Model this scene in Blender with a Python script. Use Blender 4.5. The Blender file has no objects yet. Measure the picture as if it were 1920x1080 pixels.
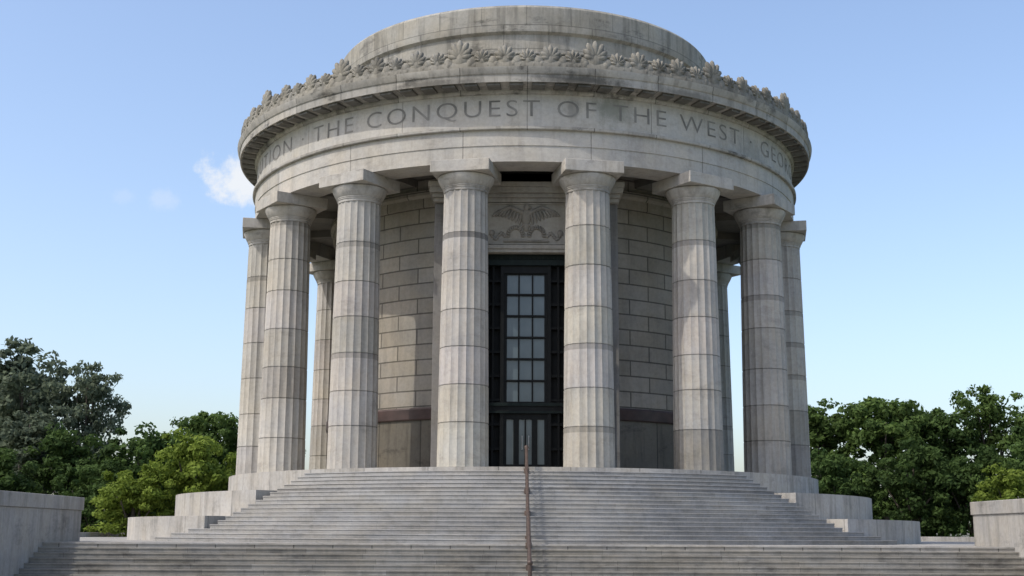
import bpy, bmesh, math, random
import numpy as np
from mathutils import Vector, Matrix, Euler
random.seed(7); rng=np.random.default_rng(7)
R=math.radians
scene=bpy.context.scene
col=scene.collection
SUN_AZ=59.0   # degrees left of the camera-facing direction
SUN_EL=52.0
# ------------------------------------------------------------------ helpers
def link(o,parent=None):
    col.objects.link(o)
    if parent: o.parent=parent
    return o
def empty(name):
    e=bpy.data.objects.new(name,None); e.empty_display_size=.5; return link(e)
def mesh_obj(name,verts,faces,mat=None,parent=None,uvs=None,smooth=False,angle=30):
    me=bpy.data.meshes.new(name); me.from_pydata(verts,[],faces)
    if uvs is not None:
        l=me.uv_layers.new(name='UVMap'); l.data.foreach_set('uv',np.array(uvs,dtype=np.float32).ravel())
    me.update()
    if smooth:
        me.polygons.foreach_set('use_smooth',[True]*len(me.polygons))
        me.set_sharp_from_angle(angle=R(angle))
    o=bpy.data.objects.new(name,me)
    if mat: me.materials.append(mat)
    return link(o,parent)
def P(r,t,z): return (r*math.sin(t),-r*math.cos(t),z)
def lathe(name,prof,mat,parent=None,a0=-180,a1=180,seg=240,closed=False,caps=False,angle=25):
    full=abs((a1-a0)-360)<1e-6
    n=max(2,int(seg*(a1-a0)/360))
    V=[];F=[];U=[]
    pr=list(prof)+([prof[0]] if closed else [])
    L=[pr[0][1]]
    for i in range(1,len(pr)):
        d=math.hypot(pr[i][0]-pr[i-1][0],pr[i][1]-pr[i-1][1])
        dz=pr[i][1]-pr[i-1][1]
        L.append(pr[i][1] if abs(dz)>.6*d else L[-1]+d)
    m=len(prof)
    cols=n if full else n+1
    for i in range(cols):
        t=R(a0+(a1-a0)*i/n)
        for (r,z) in prof: V.append(P(r,t,z))
    for i in range(n):
        i2=(i+1)%cols if full else i+1
        t0=R(a0+(a1-a0)*i/n); t1=R(a0+(a1-a0)*(i+1)/n)
        for j in range(len(pr)-1):
            j2=(j+1)%m
            F.append((i*m+j,i2*m+j,i2*m+j2,i*m+j2))
            rr=max(pr[j][0],pr[j+1][0])
            U+= [(t0*rr,L[j]),(t1*rr,L[j]),(t1*rr,L[j+1]),(t0*rr,L[j+1])]
    if caps and not full:
        F.append(tuple(range(m))); 
        for j in range(m): U.append((prof[j][0],prof[j][1]))
        b=n*m
        F.append(tuple(b+j for j in reversed(range(m))))
        for j in reversed(range(m)): U.append((prof[j][0],prof[j][1]))
    return mesh_obj(name,V,F,mat,parent,U,True,angle)
class MB:
    """accumulates geometry"""
    def __init__(s): s.V=[];s.F=[];s.U=[]
    def add(s,V,F):
        b=len(s.V); s.V+= [tuple(v) for v in V]; s.F+=[tuple(b+i for i in f) for f in F]
    def box(s,c,sz,M=None,taper=1.0):
        x,y,z=[a/2 for a in sz]
        V=[Vector((sx*x*(taper if sz_>0 else 1),sy*y*(taper if sz_>0 else 1),sz_*z)) for sz_ in(-1,1) for sy in(-1,1) for sx in(-1,1)]
        V=[v+Vector(c) for v in V]
        if M is not None: V=[M@v for v in V]
        s.add(V,[(0,2,3,1),(4,5,7,6),(0,1,5,4),(2,6,7,3),(0,4,6,2),(1,3,7,5)])
    def ball(s,c,sz,M=None,n=10,m=7,rot=None):
        V=[];F=[]
        for j in range(m+1):
            p=math.pi*j/m
            for i in range(n):
                a=2*math.pi*i/n
                v=Vector((math.sin(p)*math.cos(a)*sz[0],math.sin(p)*math.sin(a)*sz[1],math.cos(p)*sz[2]))
                if rot is not None: v=rot@v
                v=v+Vector(c)
                if M is not None: v=M@v
                V.append(v)
        for j in range(m):
            for i in range(n):
                i2=(i+1)%n
                F.append((j*n+i,(j+1)*n+i,(j+1)*n+i2,j*n+i2))
        s.add(V,F)
    def tube(s,p0,p1,r0,r1=None,n=10,caps=True):
        r1=r0 if r1 is None else r1
        p0=Vector(p0);p1=Vector(p1);d=(p1-p0).normalized()
        a=d.orthogonal().normalized();b=d.cross(a)
        V=[];
        for p,r in((p0,r0),(p1,r1)):
            for i in range(n):
                t=2*math.pi*i/n; V.append(p+a*math.cos(t)*r+b*math.sin(t)*r)
        F=[(i,(i+1)%n,n+(i+1)%n,n+i) for i in range(n)]
        if caps: F+=[tuple(reversed(range(n))),tuple(range(n,2*n))]
        s.add(V,F)
    def obj(s,name,mat,parent=None,smooth=False,angle=35,bevel=0):
        me=bpy.data.meshes.new(name); me.from_pydata(s.V,[],s.F); me.update()
        if smooth:
            me.polygons.foreach_set('use_smooth',[True]*len(me.polygons)); me.set_sharp_from_angle(angle=R(angle))
        me.materials.append(mat)
        o=bpy.data.objects.new(name,me); link(o,parent)
        if bevel:
            md=o.modifiers.new('Bevel','BEVEL'); md.width=bevel; md.segments=2; md.limit_method='ANGLE'
        return o
def ringM(r,deg,z=0):
    t=R(deg)
    return Matrix.Translation(P(r,t,z))@Matrix.Rotation(t,4,'Z')
# local frame: -Y outward, X tangential
# ------------------------------------------------------------------ materials
def nodes(m):
    m.use_nodes=True; nt=m.node_tree; return nt,nt.nodes,nt.links,nt.nodes['Principled BSDF']
def ramp(N,stops):
    r=N.new('ShaderNodeValToRGB'); e=r.color_ramp.elements
    while len(e)<len(stops): e.new(.5)
    for k,(p,c) in zip(e,stops):
        k.position=p; k.color=(c,c,c,1) if not isinstance(c,tuple) else (*c,1)
    return r
def stone(name,c,brick=None,grime=.5,streak=.35,rough=.85,attr=False,coord='UV',bump=.35,mortar=.4,tone=.82,spots=None,patch=.78):
    m=bpy.data.materials.new(name); nt,N,L,B=nodes(m)
    tc=N.new('ShaderNodeTexCoord'); geo=N.new('ShaderNodeNewGeometry')
    pos=geo.outputs['Position']
    def noise(scale,detail,vec=pos,rough=.6):
        n=N.new('ShaderNodeTexNoise'); n.inputs['Scale'].default_value=scale; n.inputs['Detail'].default_value=detail
        n.inputs['Roughness'].default_value=rough; L.new(vec,n.inputs['Vector']); return n
    def mul(a,b,f=1.0):
        x=N.new('ShaderNodeMixRGB'); x.blend_type='MULTIPLY'; x.inputs[0].default_value=f
        if isinstance(a,tuple): x.inputs[1].default_value=(*a,1)
        else: L.new(a,x.inputs[1])
        L.new(b,x.inputs[2]); return x.outputs[0]
    n1=noise(.45,6); r1=ramp(N,[(.3,patch),(.55,1.0),(.75,1.08)]); L.new(n1.outputs[0],r1.inputs[0])
    cur=mul(c,r1.outputs[0])
    n2=noise(7,8,rough=.7); r2=ramp(N,[(.3,.86),(.6,1.04)]); L.new(n2.outputs[0],r2.inputs[0])
    cur=mul(cur,r2.outputs[0])
    mp=N.new('ShaderNodeMapping'); mp.inputs['Scale'].default_value=(2.6,2.6,.3); L.new(pos,mp.inputs[0])
    n3=noise(1,6,mp.outputs[0],.65); r3=ramp(N,[(.36,1-streak),(.52,1.0)]); L.new(n3.outputs[0],r3.inputs[0])
    cur=mul(cur,r3.outputs[0])
    # hue variation warm / cool
    n4=noise(.8,3); r4=ramp(N,[(.35,(1.03,1.0,.96)),(.65,(.98,.99,1.02))]); L.new(n4.outputs[0],r4.inputs[0])
    cur=mul(cur,r4.outputs[0])
    if grime>0:
        mp2=N.new('ShaderNodeMapping'); mp2.inputs['Scale'].default_value=(.55,.55,1.3); mp2.inputs['Location'].default_value=(3.1,1.7,0.4); L.new(pos,mp2.inputs[0])
        n5=noise(1.1,9,mp2.outputs[0],.72); r5=ramp(N,[(.33,1-grime),(.45,1.0)]); L.new(n5.outputs[0],r5.inputs[0])
        cur=mul(cur,r5.outputs[0])
    h=n2.outputs[0]
    if brick:
        bt=N.new('ShaderNodeTexBrick'); w,hh,ms=brick[:3]
        bt.offset=brick[3] if len(brick)>3 else .5
        bt.inputs['Color1'].default_value=(1.03,1.03,1.03,1); bt.inputs['Color2'].default_value=(tone,tone,tone*.985,1)
        bt.inputs['Mortar'].default_value=(mortar,mortar,mortar,1); bt.inputs['Scale'].default_value=1
        bt.inputs['Brick Width'].default_value=w; bt.inputs['Row Height'].default_value=hh; bt.inputs['Mortar Size'].default_value=ms
        bt.inputs['Mortar Smooth'].default_value=.2
        mp3=N.new('ShaderNodeMapping'); off=brick[4] if len(brick)>4 else (0,0)
        mp3.inputs['Location'].default_value=(off[0],off[1],0)
        L.new(tc.outputs['UV'] if coord=='UV' else pos,mp3.inputs[0]); L.new(mp3.outputs[0],bt.inputs['Vector'])
        cur=mul(cur,bt.outputs['Color'])
    if attr:
        at=N.new('ShaderNodeAttribute'); at.attribute_name='Col'; cur=mul(cur,at.outputs['Color'])
    for sp in (spots or []):
        (cx,cy,cz),rad,colr,st=sp
        vm=N.new('ShaderNodeVectorMath'); vm.operation='SUBTRACT'; L.new(pos,vm.inputs[0]); vm.inputs[1].default_value=(cx,cy,cz)
        vd=N.new('ShaderNodeVectorMath'); vd.operation='DIVIDE'; L.new(vm.outputs[0],vd.inputs[0]); vd.inputs[1].default_value=rad
        ln=N.new('ShaderNodeVectorMath'); ln.operation='LENGTH'; L.new(vd.outputs[0],ln.inputs[0])
        nn=noise(2.2,9,rough=.75)
        ad=N.new('ShaderNodeMath'); ad.operation='MULTIPLY_ADD'; L.new(nn.outputs[0],ad.inputs[0]); ad.inputs[1].default_value=2.2; L.new(ln.outputs['Value'],ad.inputs[2])
        mr=N.new('ShaderNodeMapRange'); mr.inputs['From Min'].default_value=1.4; mr.inputs['From Max'].default_value=2.1; mr.inputs['To Min'].default_value=st; mr.inputs['To Max'].default_value=0
        L.new(ad.outputs[0],mr.inputs[0])
        mx=N.new('ShaderNodeMixRGB'); L.new(mr.outputs[0],mx.inputs[0]); L.new(cur,mx.inputs[1]); mx.inputs[2].default_value=(*colr,1); cur=mx.outputs[0]
    L.new(cur,B.inputs['Base Color'])
    B.inputs['Roughness'].default_value=rough; B.inputs['Specular IOR Level'].default_value=.25
    bp=N.new('ShaderNodeBump'); bp.inputs['Strength'].default_value=bump; bp.inputs['Distance'].default_value=.02
    L.new(h,bp.inputs['Height'])
    if brick:
        bp2=N.new('ShaderNodeBump'); bp2.inputs['Strength'].default_value=.6; bp2.inputs['Distance'].default_value=.02; bp2.invert=True
        L.new(bt.outputs['Fac'],bp2.inputs['Height']); L.new(bp.outputs[0],bp2.inputs['Normal']); L.new(bp2.outputs[0],B.inputs['Normal'])
    else: L.new(bp.outputs[0],B.inputs['Normal'])
    return m
def plain(name,c,rough=.6,metal=0,nscale=5,var=.25,spec=.4):
    m=bpy.data.materials.new(name); nt,N,L,B=nodes(m)
    n=N.new('ShaderNodeTexNoise'); n.inputs['Scale'].default_value=nscale; n.inputs['Detail'].default_value=6
    g=N.new('ShaderNodeNewGeometry'); L.new(g.outputs['Position'],n.inputs['Vector'])
    r=ramp(N,[(.3,tuple(a*(1-var) for a in c)),(.7,tuple(a*(1+var) for a in c))]); L.new(n.outputs[0],r.inputs[0]); L.new(r.outputs[0],B.inputs['Base Color'])
    B.inputs['Roughness'].default_value=rough; B.inputs['Metallic'].default_value=metal; B.inputs['Specular IOR Level'].default_value=spec
    return m
LIME=(.41,.387,.345)
M_col=stone('column_limestone',LIME,grime=.2,streak=.2,attr=True,patch=.86)
M_cap=stone('capital_limestone',LIME,grime=.45,streak=.25)
M_ent=stone('frieze_limestone',(.43,.407,.365),brick=(5.0,60,.018,0,(0,30)),grime=.15,streak=.14,tone=.96,mortar=.6,patch=.88,
   spots=[((3.3,-12.15,16.2),(.9,1.6,.8),(.19,.195,.155),.7),((1.75,-12.5,16.1),(.4,1.4,.5),(.17,.16,.14),.55),((9.4,-8.3,15.6),(1.4,1.4,.7),(.2,.2,.18),.5)])
M_arch=stone('architrave_limestone',LIME,brick=(4.948,60,.02,0,(2.474,30)),grime=.2,streak=.15,tone=.93,mortar=.55,patch=.88)
M_corn=stone('cornice_limestone',(.385,.365,.325),brick=(2.6,60,.02,0,(0,30)),grime=.72,streak=.3,tone=.75,mortar=.4,
   spots=[((2.2,-13.2,16.95),(2.2,1.8,.32),(.06,.058,.05),.85),((-3.6,-12.9,16.9),(2.2,1.8,.26),(.08,.075,.065),.75),((6.2,-11.9,16.9),(2.0,2.0,.26),(.10,.095,.08),.65)])
M_attic=stone('attic_limestone',(.33,.315,.275),brick=(1.9,1.0,.02,.5),grime=.55,streak=.35,tone=.88,mortar=.65)
M_crest=stone('cresting_limestone',(.23,.218,.185),grime=.55,streak=.4,bump=.6)
M_cella=stone('cella_ashlar',(.325,.297,.25),brick=(1.95,.635,.032,.5,(.4,-5.05)),grime=.15,streak=.12,tone=.84,mortar=.38)
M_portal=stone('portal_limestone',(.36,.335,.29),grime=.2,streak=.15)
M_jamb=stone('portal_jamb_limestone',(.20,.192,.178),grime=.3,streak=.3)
M_eagle=stone('relief_limestone',(.27,.25,.215),grime=.3,streak=.3)
M_wains=stone('wainscot_marble',(.155,.14,.112),brick=(2.2,2.4,.03,0,(.8,-2.3)),grime=.5,streak=.35,tone=.66,rough=.5)
M_red=plain('red_granite',(.055,.033,.028),.45,nscale=2,var=.35)
M_tier=stone('tier_granite',(.39,.372,.338),brick=(2.6,60,.02,0,(1,30)),grime=.25,streak=.3,tone=.92,mortar=.6)
M_step=stone('step_granite',(.315,.31,.295),brick=(1.5,.149,.006,.37,(0,.06)),grime=.3,streak=.12,tone=.88,mortar=.68,bump=.5)
M_pstep=stone('plaza_step_granite',(.28,.268,.238),brick=(1.8,.15,.008,.37,(0,.01)),grime=.5,streak=.2,tone=.76,mortar=.5,bump=.5,coord='UV')
M_wall=stone('cheek_wall_limestone',(.345,.332,.305),grime=.3,streak=.25)
M_floor=stone('terrace_paving',(.32,.305,.275),brick=(1.2,1.2,.02,.5),coord='P',grime=.3,streak=0,tone=.85)
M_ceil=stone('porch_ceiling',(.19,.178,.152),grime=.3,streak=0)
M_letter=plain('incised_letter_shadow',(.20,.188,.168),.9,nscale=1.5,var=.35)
M_bronze=plain('dark_bronze',(.008,.0085,.008),.55,.1,spec=.2)
M_bronze2=plain('green_bronze',(.010,.016,.014),.6,.1,spec=.2)
M_rail=plain('weathered_bronze_rail',(.085,.06,.048),.5,.3)
M_glass=bpy.data.materials.new('window_glass'); nt,N,L,B=nodes(M_glass)
n=N.new('ShaderNodeTexNoise'); n.inputs['Scale'].default_value=.9; g=N.new('ShaderNodeNewGeometry'); L.new(g.outputs['Position'],n.inputs['Vector'])
r=ramp(N,[(.3,(.07,.095,.105)),(.7,(.11,.14,.15))]); L.new(n.outputs[0],r.inputs[0]); L.new(r.outputs[0],B.inputs['Base Color'])
B.inputs['Roughness'].default_value=.15; B.inputs['Specular IOR Level'].default_value=.6
# ------------------------------------------------------------------ rotunda
rot=empty('memorial_rotunda')
RC=12.0; ZB=2.37; ZT=13.93
# columns
def column(deg,idx):
    rb=.965; rt=.845; z0=ZB; z1=12.86
    nd=7; hs=[1+random.uniform(-.13,.13) for _ in range(nd)]; s=sum(hs); zj=[z0]
    for h in hs: zj.append(zj[-1]+h/s*(z1-z0))
    fl=20; per=8; n=fl*per
    def rad(z):
        t=(z-z0)/(z1-z0); return rb+(rt-rb)*(t*.75+.25*t*t)
    rings=[]  # z, shrink, color
    for k in range(nd):
        base=random.uniform(.91,1.05)
        if random.random()<.12: base*=.9
        if idx==2 and k==0: base=.60          # weathered lowest drum
        if idx in(3,4) and k<2: base*=.87
        c=(base*random.uniform(.99,1.02),base,base*random.uniform(.96,1.03))
        bf=.70 if random.random()<.14 else .95
        if idx==0 and k==5: bf=.5
        dk=tuple(x*.55 for x in c); band=tuple(x*bf for x in c)
        a,b=zj[k],zj[k+1]
        rings+= [(a,.015,dk),(a+.018,.015,dk),(a+.022,0,c),((2*a+b)/3,0,c),((a+2*b)/3,0,c),(b-.22,0,c),(b-.2,0,band),(b-.022,0,band),(b-.018,.015,dk)]
    V=[];C=[];F=[]
    for (z,sh,c) in rings:
        r0=rad(z)-sh
        for i in range(n):
            ph=(i%per)/per
            d=.038*(math.sin(math.pi*ph))**.8 if i%per else 0
            a=2*math.pi*(i+.0)/n
            V.append(((r0-d)*math.cos(a),(r0-d)*math.sin(a),z)); C.append((*c,1))
    for j in range(len(rings)-1):
        for i in range(n):
            i2=(i+1)%n; F.append((j*n+i,j*n+i2,(j+1)*n+i2,(j+1)*n+i))
    M=Matrix.Translation(P(RC,R(deg),0))@Matrix.Rotation(R(deg),4,'Z')
    o=mesh_obj('column_shaft',V,F,M_col,rot,None,True,28); o.matrix_world=M
    at=o.data.color_attributes.new('Col','FLOAT_COLOR','POINT'); at.data.foreach_set('color',np.array(C,dtype=np.float32).ravel())
    # capital
    prof=[(.80,12.84),(.855,12.84),(.862,12.93),(.89,12.95),(.89,12.975),(.88,12.985),(.91,13.005),(.91,13.03),(.90,13.04),(.93,13.06),(1.02,13.22),(1.085,13.36),(1.095,13.43),(1.05,13.475)]
    V=[];F=[];nn=48
    for (r_,z) in prof:
        for i in range(nn):
            a=2*math.pi*i/nn; V.append((r_*math.cos(a),r_*math.sin(a),z))
    for j in range(len(prof)-1):
        for i in range(nn):
            i2=(i+1)%nn; F.append((j*nn+i,j*nn+i2,(j+1)*nn+i2,(j+1)*nn+i))
    o=mesh_obj('column_echinus',V,F,M_cap,rot,None,True,40); o.matrix_world=M
    mb=MB(); mb.box((0,0,(13.47+ZT-.003)/2),(2.30,2.30,ZT-.003-13.47)); o=mb.obj('column_abacus',M_cap,rot,bevel=.02); o.matrix_world=M
for i in range(16):
    deg=11.25+22.5*i
    column(deg,{1:2,2:3,3:4,15:0}.get(i,i+20))
# entablature
lathe('architrave',[(11.3,14.9),(11.3,ZT),(12.62,ZT),(12.62,14.55),(12.65,14.56),(12.65,15.18)],M_arch,rot)
lathe('taenia',[(12.6,15.17),(12.76,15.17),(12.78,15.2),(12.78,15.29),(12.60,15.31)],M_corn,rot)
lathe('frieze',[(12.61,15.25),(12.61,16.66)],M_ent,rot)
lathe('cornice',[(12.59,16.6),(12.68,16.62),(12.74,16.7),(12.76,16.8),(13.36,16.86),(13.36,16.83),(13.42,16.83),(13.43,17.12),(13.47,17.15),(13.54,17.3),(13.56,17.4),(13.3,17.44),(9.0,18.1)],M_corn,rot,angle=20)
mb=MB()
for i in range(96):
    M=ringM(13.04,i*3.75+1.875,0); mb.box((0,0,16.80),(.5,.56,.12),M)
mb.obj('cornice_mutules',M_corn,rot)
# attic
lathe('attic_drum',[(8.78,17.9),(8.78,20.62),(8.93,20.72),(8.95,20.85),(8.95,21.78),(8.86,21.9),(8.4,21.95),(0.05,22.6)],M_attic,rot,angle=20)
lathe('attic_base',[(9.1,17.9),(9.1,18.5),(8.7,18.55)],M_attic,rot,angle=20)
# letters
def text_mesh(s):
    cu=bpy.data.curves.new('t','FONT'); cu.body=s; cu.size=1; cu.space_character=1.22; cu.space_word=1.0; cu.offset=-.008; cu.extrude=.0; cu.resolution_u=4
    o=bpy.data.objects.new('t',cu); col.objects.link(o); bpy.context.view_layer.update()
    me=bpy.data.meshes.new_from_object(o.evaluated_get(bpy.context.evaluated_depsgraph_get()))
    V=[tuple(v.co) for v in me.vertices]; F=[tuple(p.vertices) for p in me.polygons]
    bpy.data.objects.remove(o); return V,F
V1,F1=text_mesh('THE CONQUEST OF THE WEST')
x0=min(v[0] for v in V1); x1=max(v[0] for v in V1); y0=min(v[1] for v in V1); y1=max(v[1] for v in V1)
RL=12.622; span=R(88.0)
k=span/(x1-x0)
V2,F2=text_mesh('\u00b7 GEORGE ROGERS CLARK AND THE FRONTIERSMEN OF THE AMERICAN REVOLUTION \u00b7')
u0=min(v[0] for v in V2);u1=max(v[0] for v in V2)
k2=R(360-88-6.5)/(u1-u0)
lv=[];lf=[]
for (V_,F_,kk,xs,t0) in ((V1,F1,k,x0,R(-43.9)),(V2,F2,k2,u0,R(44.1+3.4))):
    b=len(lv)
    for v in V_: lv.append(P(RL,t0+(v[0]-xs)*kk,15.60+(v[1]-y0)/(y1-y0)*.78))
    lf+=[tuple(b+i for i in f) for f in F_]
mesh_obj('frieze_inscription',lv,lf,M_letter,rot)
# cresting
mb=MB()
def palmette(M,h,w):
    mb.ball((0,0,h*.30),(w*.42,.15,h*.32),M,8,6)
    for q,ang in enumerate((-78,-52,-26,0,26,52,78)):
        ln=h*(.60 if ang==0 else .57 if abs(ang)<30 else .48 if abs(ang)<60 else .38)
        Rt=Matrix.Rotation(R(ang),3,'Y')
        c=Vector((0,-.03,h*.36))+Rt@Vector((0,0,ln*.47))
        mb.ball(c,(w*.16,.13,ln*.55),M,7,5,rot=Rt)
    for sx in(-1,1):
        mb.ball((sx*w*.45,-.02,h*.14),(w*.22,.14,h*.18),M,7,5)
def scroll(M,h,s):
    pts=[]
    for q in range(13):
        t=q/12; a=R(-60+300*t); rr=.20*(1-.55*t)*h/.6
        pts.append(Vector((s*(.02+rr*math.cos(a)),-.02,h*.52+rr*math.sin(a))))
    for a,b in zip(pts[:-1],pts[1:]): mb.tube(M@a,M@b,.065,.06,6)
    mb.ball((s*.02,0,h*.5),(.07,.08,.07),M,6,5)
for i in range(48):
    big=(i%3==0)
    M=ringM(13.28,11.25+7.5*i,17.42)
    palmette(M,1.25 if big else .98,.92 if big else .74)
    for dd,hh in ((2.0,.62),(3.75,.82),(5.5,.62)):
        M2=ringM(13.28,11.25+7.5*i+dd,17.42)
        if dd==3.75: palmette(M2,hh,.56)
        else: scroll(M2,hh+.15,1 if dd<3 else -1); mb.ball((0,0,.25),(.27,.14,.27),M2,8,6)
mb.obj('cornice_cresting_palmettes',M_crest,rot,True,60)
lathe('cresting_rail',[(13.42,17.40),(13.42,17.58),(13.38,17.68),(13.18,17.68),(13.15,17.41)],M_crest,rot)
# porch ceiling + cella
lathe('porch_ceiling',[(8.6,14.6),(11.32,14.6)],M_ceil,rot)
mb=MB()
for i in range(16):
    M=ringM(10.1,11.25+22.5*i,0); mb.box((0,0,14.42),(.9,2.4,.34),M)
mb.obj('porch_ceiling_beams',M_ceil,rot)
aP=24.0
lathe('cella_wall',[(8.9,4.95),(8.9,13.3),(9.02,13.32),(9.02,13.7),(9.15,13.8),(9.15,14.0),(8.92,14.02),(8.92,14.62)],M_cella,rot,aP-3,360-aP+3)
lathe('cella_wainscot',[(8.97,ZB),(8.97,4.5)],M_wains,rot,aP-3,360-aP+3)
lathe('cella_wainscot_cap',[(8.96,4.49),(9.04,4.49),(9.06,4.53),(9.06,4.92),(9.02,4.99),(8.88,5.0)],M_red,rot,aP-3,360-aP+3)
# portal
yP=-10.0
mb=MB()
def bx(mb,x0,x1,y0,y1,z0,z1): mb.box(((x0+x1)/2,(y0+y1)/2,(z0+z1)/2),(x1-x0,y1-y0,z1-z0))
bx(mb,-3.3,-1.72,yP,-7.9,ZB,11.2); bx(mb,1.72,3.3,yP,-7.9,ZB,11.2)
bx(mb,-3.3,3.3,yP+.002,-7.9,11.2,13.0)
mb.obj('portal_masonry',M_portal,rot,bevel=.015)
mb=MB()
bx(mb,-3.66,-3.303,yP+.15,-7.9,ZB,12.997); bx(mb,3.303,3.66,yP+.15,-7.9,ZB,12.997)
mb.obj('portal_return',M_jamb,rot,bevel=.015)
mb=MB()
bx(mb,-3.7,3.7,yP-.12,-7.9,13.0,13.16); bx(mb,-3.74,3.74,yP-.24,-7.9,13.163,13.32); bx(mb,-3.84,3.84,yP-.40,-7.9,13.323,13.55); bx(mb,-3.9,3.9,yP-.46,-7.9,13.553,13.75)
bx(mb,-2.0,2.0,yP-.10,yP+.3,10.95,11.08); bx(mb,-2.05,2.05,yP-.16,yP+.3,11.083,11.24)
bx(mb,-2.0,-1.75,yP-.07,yP+.3,ZB,10.947); bx(mb,1.75,2.0,yP-.07,yP+.3,ZB,10.947)
mb.obj('portal_cornice',M_portal,rot,bevel=.015)
# bronze door screen
yd=yP+.35
mb=MB()
bx(mb,-1.72,1.72,yd+.35,yd+.45,ZB,10.95)
for sx in(-1,1):
    bx(mb,min(sx*.86,sx*1.0),max(sx*.86,sx*1.0),yd,yd+.3,ZB,10.5)
    bx(mb,min(sx*1.25,sx*1.33),max(sx*1.25,sx*1.33),yd+.05,yd+.3,ZB,10.5)
    bx(mb,min(sx*1.55,sx*1.72),max(sx*1.55,sx*1.72),yd,yd+.3,ZB,10.5)
    for j in range(8):
        z=3.2+j*.95; bx(mb,min(sx*1.0,sx*1.55),max(sx*1.0,sx*1.55),yd+.1,yd+.32,z,z+.1)
bx(mb,-1.72,1.72,yd-.03,yd+.3,4.62,5.05)
bx(mb,-.86,.86,yd+.02,yd+.3,10.2,10.5)
mb.obj('bronze_door_screen',M_bronze,rot)
mb=MB()
bx(mb,-1.72,1.72,yd-.1,yd+.3,10.5,10.72); bx(mb,-1.72,1.72,yd-.02,yd+.3,10.723,10.95)
for i in range(18): bx(mb,-1.62+i*.19,-1.50+i*.19,yd-.07,yd-.02,10.76,10.9)
bx(mb,-1.72,1.72,yd-.09,yd-.03,4.9,5.02); bx(mb,-1.72,1.72,yd-.07,yd-.03,4.62,4.7)
mb.obj('bronze_door_entablature',M_bronze2,rot)
mb=MB()
zt=10.2; zb=5.05
bx(mb,-.85,.85,yd+.22,yd+.26,zb,zt)
bx(mb,-.85,.85,yd+.22,yd+.26,ZB+.25,4.6)
gl=mb.obj('window_glazing',M_glass,rot)
mb=MB()
for x in(-.27,.27): bx(mb,x-.03,x+.03,yd+.1,yd+.22,zb,zt)
for x in(-.80,.80): bx(mb,x-.06,x+.06,yd+.1,yd+.22,zb,zt)
for j in range(7):
    z=zb+(zt-zb)*j/6; bx(mb,-.86,.86,yd+.08,yd+.218,z-.035,z+.035)
for x,w in((-.80,.06),(-.36,.11),(0,.03),(.36,.11),(.80,.06)): bx(mb,x-w,x+w,yd+.1,yd+.22,ZB,4.62)
bx(mb,-.86,.86,yd+.09,yd+.218,ZB,ZB+.28); bx(mb,-.86,.86,yd+.09,yd+.218,4.4,4.62)
mb.obj('window_and_door_bars',M_bronze,rot)
mb=MB(); 
for sx in(-1,1): mb.tube((sx*.13,yd+.02,3.2),(sx*.13,yd+.02,3.75),.025); bx(mb,sx*.13-.02,sx*.13+.02,yd+.02,yd+.1,3.25,3.3); bx(mb,sx*.13-.02,sx*.13+.02,yd+.02,yd+.1,3.65,3.7)
mb.obj('door_pull_handles',plain('brushed_metal',(.45,.45,.45),.3,1),rot)
# eagle relief
mb=MB(); y=yP-.03
mb.ball((0,y,12.42),(.2,.12,.36),None,12,8)
mb.ball((.02,y-.05,12.80),(.12,.11,.13),None,10,8); mb.ball((.13,y-.06,12.78),(.09,.05,.04),None,8,6)
mb.ball((0,y,12.03),(.12,.07,.22),None,8,6)
for sx in(-1,1):
    mb.tube((sx*.1,y,12.55),(sx*.62,y-.02,12.80),.11,.08); mb.tube((sx*.62,y-.02,12.80),(sx*1.0,y,12.68),.09,.05)
    for j in range(9):
        t=j/8; bxp=.18+.85*t; bz=12.62+.16*math.sin(t*2.6); ang=sx*(10+38*t); ln=.36-.08*t
        Rt=Matrix.Rotation(R(-ang),3,'Y'); c=Vector((sx*bxp,y,bz))+Rt@Vector((0,0,-ln*.8)); mb.ball(c,(.06,.06,ln*.75),None,7,6,rot=Rt)
    mb.tube((sx*.1,y,12.12),(sx*.28,y,11.9),.05,.04)
    for j in range(12):
        a=math.pi*(j/11); cx=sx*(.42+.30*math.cos(a)); cz=11.62+.36*math.sin(a)
        Rt=Matrix.Rotation(R(90)-a*sx,3,'Y'); mb.ball((cx,y,cz),(.05,.05,.10),None,6,5,rot=Rt)
    for j in range(9):
        mb.ball((sx*(.85+.07*j),y,11.62+.12*math.sin(j*.9)),(.06,.05,.08),None,6,5)
    mb.ball((sx*1.35,y,11.75),(.12,.07,.12),None,8,6)
mb.tube((-.9,y,11.42),(.9,y,11.42),.05)
mb.obj('eagle_relief',M_eagle,rot,True,60)
mb=MB()
for z in(11.28,12.92): bx(mb,-1.9,1.9,yP-.06,yP+.1,z,z+.05)
mb.obj('relief_panel_border',M_portal,rot)
# platform
lathe('stylobate',[(13.25,-.33),(13.25,ZB),(0.02,ZB)],M_tier,rot)
lathe('platform_tier_upper',[(12.8,-.34),(15.45,-.34),(15.45,1.55),(12.8,1.55)],M_tier,rot,40,320,closed=True,caps=True)
lathe('platform_tier_lower',[(12.8,-.35),(17.35,-.35),(17.35,.59),(12.8,.59)],M_tier,rot,41.5,318.5,closed=True,caps=True)
# ------------------------------------------------------------------ circular staircase
st=empty('rotunda_staircase')
for k in range(1,18):
    z=ZB-.149*k; r=13.25+.29*k
    a=38+3.2*k/17 if k<15 else 41.5+(k-14)*2.1
    lathe('step',[(13.0,-.36-.001*k),(r-.018,-.36-.001*k),(r-.018,z-.04),(r,z-.036),(r,z-.006),(r-.006,z),(13.0,z)],M_step,st,-a,a,closed=True,caps=True,angle=20)
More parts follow.
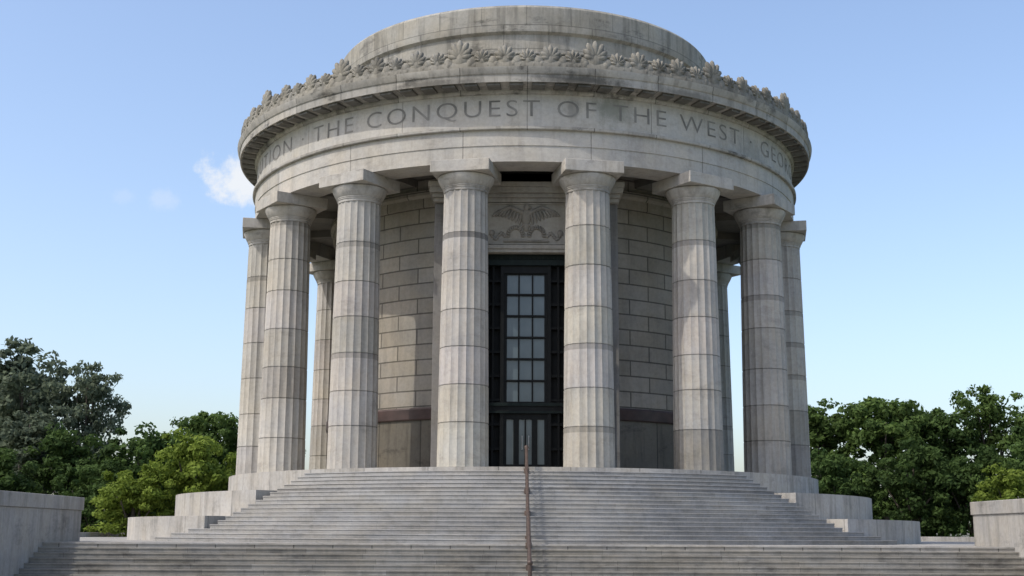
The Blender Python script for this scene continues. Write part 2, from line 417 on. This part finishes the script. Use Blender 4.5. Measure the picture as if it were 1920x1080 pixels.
# ------------------------------------------------------------------ terrace, plaza steps
ZTE=-.31; YE=-19.4
def slab(name,x0,x1,y0,y1,z0,z1,mat,bev=0):
    mb=MB(); bx(mb,x0,x1,y0,y1,z0,z1); return mb.obj(name,mat,None,bevel=bev)
slab('terrace_pavement',-27,27,YE,27,-1.9,ZTE,M_floor)
ps=empty('plaza_staircase')
for k in range(1,9):
    z=ZTE-.15*k; y0=YE-.35*k; W=14.9
    V=[];F=[];U=[]
    pr=[(y0+.025,z-.15),(y0+.025,z-.042),(y0,z-.04),(y0,z-.005),(y0+.005,z),(y0+.40,z)]
    for x in(-W,W):
        for (yy,zz) in pr: V.append((x,yy,zz))
    n=len(pr)
    for j in range(n-1):
        F.append((j,n+j,n+j+1,j+1)); v0=pr[j][1]+(.3 if j==4 else 0); v1=pr[j+1][1]
        if j==4: v0=z+.001; v1=z+.14
        U+=[(-W+k*.7,v0),(W+k*.7,v0),(W+k*.7,v1),(-W+k*.7,v1)]
    mesh_obj('step',V,F,M_pstep,ps,U)
mb=MB(); bx(mb,-14.9,14.9,YE-.03,YE+.4,ZTE-.05,ZTE+.003); mb.obj('top_nosing',M_wall,ps)
# cheek walls
for sx in(-1,1):
    w=empty('stone_cheek_wall')
    mb=MB(); x0,x1=sorted((sx*14.9,sx*17.6))
    segs=[-27.5,-25.1,-22.6,-19.9,-17.7,-16.0]
    for a,b in zip(segs[:-1],segs[1:]): bx(mb,x0,x1,a+.006,b-.006,-1.9,.70)
    mb.obj('wall_body',M_wall,w,bevel=.012)
    mb=MB(); segs=[-27.6,-24.2,-21.2,-18.1,-15.93]
    for a,b in zip(segs[:-1],segs[1:]): bx(mb,x0-.05,x1+.05,a+.006,b-.006,.703,1.13)
    mb.obj('wall_coping',M_wall,w,bevel=.02)
pw=empty('terrace_parapet')
mb=MB()
for sx in(-1,1):
    x0,x1=sorted((sx*26.4,sx*27)); bx(mb,x0,x1,YE+.01,26.4,ZTE-.01,ZTE+.28)
    x0,x1=sorted((sx*17.7,sx*26.395)); bx(mb,x0,x1,YE+.01,YE+.5,ZTE-.01,ZTE+.28)
bx(mb,-27,27,26.41,27,ZTE-.01,ZTE+.28)
mb.obj('parapet_blocks',M_wall,pw,bevel=.02)
slab('plaza_pavement',-30,30,-90,YE-.1,-1.75,-1.66,M_floor)
# ------------------------------------------------------------------ handrail
hr=empty('handrail')
mb=MB()
def zs(y):
    r=-y
    if r<13.25: return ZB
    if r<18.2: return ZB-(r-13.25)/.29*.149
    if r<19.4: return ZTE
    return ZTE-(r-19.4)/.35*.15
H=.80
def pt(y,h=H,x=0): return (x,y,zs(y)+h)
mb.tube(pt(-13.5),pt(-18.1),.05); mb.tube(pt(-13.5,.4),pt(-18.1,.4),.028)
mb.tube(pt(-18.1),pt(-19.35),.05); mb.tube(pt(-19.35),pt(-22.4),.05); mb.tube(pt(-19.45,.4),pt(-22.4,.4),.028)
for y_ in(-13.5,-15.0,-16.5,-18.1,-19.4,-20.9,-22.4):
    mb.tube((0,y_,zs(y_)-.15),pt(y_),.06)
    mb.tube((0,y_,zs(y_)-.1),(0,y_,zs(y_)+.06),.10)
mb.ball(pt(-13.5,H),(.085,.085,.085),None); mb.ball(pt(-22.4,H),(.085,.085,.085),None)
mb.obj('rail_and_posts',M_rail,hr,True)
# ------------------------------------------------------------------ ground
def ground_mat():
    m=bpy.data.materials.new('grass'); nt,N,L,B=nodes(m)
    g=N.new('ShaderNodeNewGeometry'); n=N.new('ShaderNodeTexNoise'); n.inputs['Scale'].default_value=.25; n.inputs['Detail'].default_value=10; L.new(g.outputs['Position'],n.inputs['Vector'])
    r=ramp(N,[(.3,(.035,.06,.015)),(.7,(.08,.115,.03))]); L.new(n.outputs[0],r.inputs[0]); L.new(r.outputs[0],B.inputs['Base Color']); B.inputs['Roughness'].default_value=.9
    return m
mesh_obj('grass_ground',[(-3000,-3000,-1.78),(3000,-3000,-1.78),(3000,3000,-1.78),(-3000,3000,-1.78)],[(0,1,2,3)],ground_mat())
# ------------------------------------------------------------------ trees
def leaf_mat(name,c0,c1):
    m=bpy.data.materials.new(name); nt,N,L,B=nodes(m)
    at=N.new('ShaderNodeAttribute'); at.attribute_name='Col'
    oi=N.new('ShaderNodeObjectInfo')
    mx=N.new('ShaderNodeMixRGB'); mx.inputs[1].default_value=(*c0,1); mx.inputs[2].default_value=(*c1,1)
    L.new(at.outputs['Fac'],mx.inputs[0])
    hs=N.new('ShaderNodeHueSaturation'); mr=N.new('ShaderNodeMapRange'); mr.inputs['To Min'].default_value=.85; mr.inputs['To Max'].default_value=1.2
    L.new(oi.outputs['Random'],mr.inputs[0]); L.new(mr.outputs[0],hs.inputs['Value']); L.new(mx.outputs[0],hs.inputs['Color'])
    L.new(hs.outputs[0],B.inputs['Base Color']); B.inputs['Roughness'].default_value=.75; B.inputs['Specular IOR Level'].default_value=.15
    tr=N.new('ShaderNodeBsdfTranslucent'); L.new(hs.outputs[0],tr.inputs['Color'])
    ms=N.new('ShaderNodeMixShader'); ms.inputs[0].default_value=.42; L.new(B.outputs[0],ms.inputs[1]); L.new(tr.outputs[0],ms.inputs[2])
    L.new(ms.outputs[0],nt.nodes['Material Output'].inputs['Surface'])
    return m
M_bark=plain('bark',(.09,.075,.06),.9)
M_leafs=[leaf_mat('leaf_mid',(.052,.085,.022),(.115,.18,.045)),leaf_mat('leaf_dark',(.034,.062,.018),(.080,.13,.034)),leaf_mat('leaf_light',(.10,.145,.020),(.20,.26,.045)),leaf_mat('leaf_silver',(.09,.115,.075),(.165,.20,.13))]
def tree_meshes(seed,h,rad,nclump,leaves,leaf,open_=.0,base=.18):
    g=np.random.default_rng(seed)
    lob=[]
    nl=9
    for i in range(nl):
        a=g.uniform(0,2*np.pi); zz=g.uniform(base+.15,.86); rr=rad*g.uniform(.25,.62)*(1.15-zz*.6)
        lob.append((np.array([rr*np.cos(a),rr*np.sin(a),h*zz]),rad*g.uniform(.34,.55)))
    lob.append((np.array([0,0,h*.80]),rad*.42)); lob.append((np.array([0,0,h*.5]),rad*.6))
    cl=[];
    while len(cl)<nclump:
        c,r_=lob[g.integers(len(lob))]
        d=g.normal(size=3); d/=np.linalg.norm(d)
        p=c+d*r_*g.uniform(.55,1.12)*np.array([1,1,1.05])
        if p[2]<h*base*g.uniform(.6,1.4) or p[2]>h: continue
        cl.append(p)
    cl=np.array(cl)
    cs=g.uniform(.45,1.0,nclump)*rad*.17
    tone=np.clip(g.normal(.45,.22,nclump),0,1)
    idx=np.repeat(np.arange(nclump),leaves); n=len(idx)
    off=g.normal(size=(n,3)); off/=np.linalg.norm(off,axis=1)[:,None]; off*=(g.uniform(.2,1,n)**.6)[:,None]
    c=cl[idx]+off*cs[idx][:,None]*np.array([1.25,1.25,.8])
    nrm=off+g.normal(size=(n,3))*.55+np.array([0,0,.35]); nrm/=np.linalg.norm(nrm,axis=1)[:,None]
    t=np.cross(nrm,g.normal(size=(n,3))); t/=np.linalg.norm(t,axis=1)[:,None]; b=np.cross(nrm,t)
    s=leaf*g.uniform(.6,1.3,n)[:,None]
    v=np.stack([c-t*s,c-b*s*.55,c+t*s,c+b*s*.55],1).reshape(-1,3)
    f=np.arange(n*4).reshape(-1,4)
    me=bpy.data.meshes.new('foliage'); me.from_pydata(v.tolist(),[],f.tolist()); me.update()
    tc=np.clip(tone[idx]+off[:,2]*.18+g.normal(size=n)*.1,0,1)
    C=np.repeat(tc,4); C=np.stack([C,C,C,np.ones_like(C)],1).astype(np.float32)
    at=me.color_attributes.new('Col','FLOAT_COLOR','POINT'); at.data.foreach_set('color',C.ravel())
    mb=MB()
    mb.tube((0,0,-.3),(0,0,h*.3),rad*.075,rad*.055,8); mb.tube((0,0,h*.3),(0.1,.05,h*.8),rad*.055,rad*.015,8)
    for (c_,r_) in lob:
        z0=h*g.uniform(.2,.5); mb.tube((0,0,z0),tuple(c_),rad*.03,rad*.01,6)
    tm=bpy.data.meshes.new('trunk'); tm.from_pydata(mb.V,[],mb.F); tm.update(); tm.materials.append(M_bark)
    return me,tm
VAR=[tree_meshes(11,15,6,230,70,.22),tree_meshes(12,12,5,210,70,.2),tree_meshes(13,13,4.2,150,60,.2,base=.12),tree_meshes(14,8,4,170,70,.17,base=.05),tree_meshes(15,15,5.5,140,60,.22)]
leafcopies={}
def tree(v,m,x,y,s,rz,sx=1.0,name='deciduous_tree'):
    key=(v,m)
    if key not in leafcopies:
        me=VAR[v][0].copy(); me.materials.clear(); me.materials.append(M_leafs[m]); leafcopies[key]=me
    e=empty(name); e.location=(x,y,-1.78); e.rotation_euler=(0,0,rz); e.scale=(s*sx,s*sx,s)
    o=bpy.data.objects.new('foliage',leafcopies[key]); link(o,e)
    o=bpy.data.objects.new('trunk',VAR[v][1]); link(o,e)
# left group
tree(4,3,-38.6,41,1.14,.3); tree(0,3,-44,48,1.04,1.2); tree(4,3,-33.6,40,1.0,2.0,.75); tree(2,3,-36,34,.85,.7,1.15)
tree(3,1,-31.5,32,1.12,.2,1.0); tree(3,1,-27.2,33,1.12,1.9,1.0); tree(1,0,-25.6,46,.96,.5,.9); tree(1,0,-21.8,47,.88,2.5,.9)
tree(3,2,-21.6,26,1.02,1.0,.95); tree(3,2,-24.6,23,.74,3.0,1.1); tree(3,1,-29,28,.8,4.0); tree(1,1,-30,50,.75,1.0); tree(0,0,-52,40,1.0,3.0); tree(3,0,-38,26,.9,5.0); tree(1,0,-60,44,1.2,0.4)
tree(3,1,-25.5,36,.9,2.4); tree(3,1,-34.5,25,.9,1.4); tree(3,2,-19.5,27,.75,4.4)
# right group
tree(1,0,28.6,41,1.04,.4,1.05); tree(2,0,23.8,42,.98,1.4,1.1); tree(1,1,33.2,42,.97,2.4); tree(4,0,37.6,42,.92,.9,.9); tree(0,1,43.5,44,.88,1.9); tree(3,2,30.4,20,.74,.3); tree(3,3,34.6,22,.8,2.2)
tree(3,1,27.5,30,1.0,1.1); tree(3,1,31.5,30,.95,2.1); tree(3,1,23,33,.95,.1); tree(3,1,36.5,28,1.15,.5); tree(2,1,50,40,1.0,.5); tree(3,1,17.5,44,.72,.5); tree(1,0,60,46,1.1,.5); tree(3,1,20.3,38,.95,1.6)
tree(3,1,40.5,26,1.0,3.2)
def treeline():
    g=np.random.default_rng(5); n=60000
    a=g.uniform(-1,1,n); x=a*420; y=170+30*np.abs(a)+g.uniform(-6,6,n)
    hh=6.0+1.5*np.sin(x*.11)+1.2*np.sin(x*.37+1)+.8*np.sin(x*.9)
    z=-1.8+hh*np.sqrt(g.uniform(0,1,n))
    c=np.stack([x,y,z],1); nr=g.normal(size=(n,3))+np.array([0,-.6,.6]); nr/=np.linalg.norm(nr,axis=1)[:,None]
    t=np.cross(nr,g.normal(size=(n,3))); t/=np.linalg.norm(t,axis=1)[:,None]; b=np.cross(nr,t); s=g.uniform(.3,.8,n)[:,None]
    v=np.stack([c-t*s,c-b*s*.7,c+t*s,c+b*s*.7],1).reshape(-1,3)
    me=bpy.data.meshes.new('distant_treeline'); me.from_pydata(v.tolist(),[],np.arange(n*4).reshape(-1,4).tolist()); me.update()
    C=np.repeat(np.clip(g.normal(.4,.25,n),0,1),4); C=np.stack([C,C,C,np.ones_like(C)],1).astype(np.float32)
    at=me.color_attributes.new('Col','FLOAT_COLOR','POINT'); at.data.foreach_set('color',C.ravel())
    me.materials.append(M_leafs[1]); link(bpy.data.objects.new('distant_treeline',me))
treeline()
# ------------------------------------------------------------------ light
el=R(SUN_EL); az=R(SUN_AZ)
D=Vector((-math.sin(az)*math.cos(el),-math.cos(az)*math.cos(el),math.sin(el)))
sl=bpy.data.lights.new('sun','SUN'); sl.energy=2.9; sl.angle=R(.5); sl.color=(1,.955,.87)
so=bpy.data.objects.new('sun',sl); so.rotation_euler=D.to_track_quat('Z','Y').to_euler(); so.location=(-40,-40,60); link(so)
w=bpy.data.worlds.new('World'); scene.world=w; w.use_nodes=True
nt=w.node_tree;N=nt.nodes;L=nt.links; bg=N['Background']
sk=N.new('ShaderNodeTexSky'); sk.sky_type='NISHITA'; sk.sun_disc=False; sk.sun_elevation=el; sk.sun_rotation=math.atan2(D.x,D.y)
sk.air_density=1.0; sk.dust_density=2.6; sk.ozone_density=1.6; sk.altitude=0
gain=N.new('ShaderNodeMixRGB'); gain.blend_type='MULTIPLY'; gain.inputs[0].default_value=1; gain.inputs[2].default_value=(1.78,1.74,1.74,1)
L.new(sk.outputs[0],gain.inputs[1])
tc=N.new('ShaderNodeTexCoord')
cur=gain.outputs[0]
def cloud(c,sc,st,seed,colr=(6.1,6.3,6.6)):
    global cur
    c=Vector(c).normalized()
    a=N.new('ShaderNodeVectorMath'); a.operation='SUBTRACT'; L.new(tc.outputs['Generated'],a.inputs[0]); a.inputs[1].default_value=c
    b=N.new('ShaderNodeVectorMath'); b.operation='DIVIDE'; L.new(a.outputs[0],b.inputs[0]); b.inputs[1].default_value=sc
    l=N.new('ShaderNodeVectorMath'); l.operation='LENGTH'; L.new(b.outputs[0],l.inputs[0])
    n=N.new('ShaderNodeTexNoise'); n.inputs['Scale'].default_value=75; n.inputs['Detail'].default_value=7; n.inputs['Roughness'].default_value=.6; n.noise_dimensions='4D'; n.inputs['W'].default_value=seed
    L.new(tc.outputs['Generated'],n.inputs['Vector'])
    m=N.new('ShaderNodeMath'); m.operation='MULTIPLY_ADD'; L.new(n.outputs[0],m.inputs[0]); m.inputs[1].default_value=-2.6; L.new(l.outputs['Value'],m.inputs[2])
    mr=N.new('ShaderNodeMapRange'); mr.interpolation_type='SMOOTHSTEP'; mr.inputs['From Min'].default_value=-1.1; mr.inputs['From Max'].default_value=-.1; mr.inputs['To Min'].default_value=st; mr.inputs['To Max'].default_value=0
    L.new(m.outputs[0],mr.inputs[0])
    mx=N.new('ShaderNodeMixRGB'); L.new(mr.outputs[0],mx.inputs[0]); L.new(cur,mx.inputs[1]); mx.inputs[2].default_value=(*colr,1); cur=mx.outputs[0]
cloud((-507,2290,648),(.030,.03,.020),.95,1.3)
cloud((-655,2296,612),(.012,.012,.008),.22,2.1)
cloud((-725,2295,620),(.012,.012,.006),.12,4.1)
L.new(cur,bg.inputs['Color']); bg.inputs['Strength'].default_value=.145
# ------------------------------------------------------------------ camera
cd=bpy.data.cameras.new('camera'); cd.lens=44.5; cd.sensor_width=36; cd.clip_end=6000; cd.clip_start=.1
co=bpy.data.objects.new('camera',cd); link(co)
co.matrix_world=Matrix.Translation((-.55,-59,0))@Matrix.Rotation(R(101),4,'X')@Matrix.Rotation(R(.3),4,'Z')
scene.camera=co
scene.view_settings.view_transform='Standard'; scene.view_settings.look='None'; scene.view_settings.exposure=0
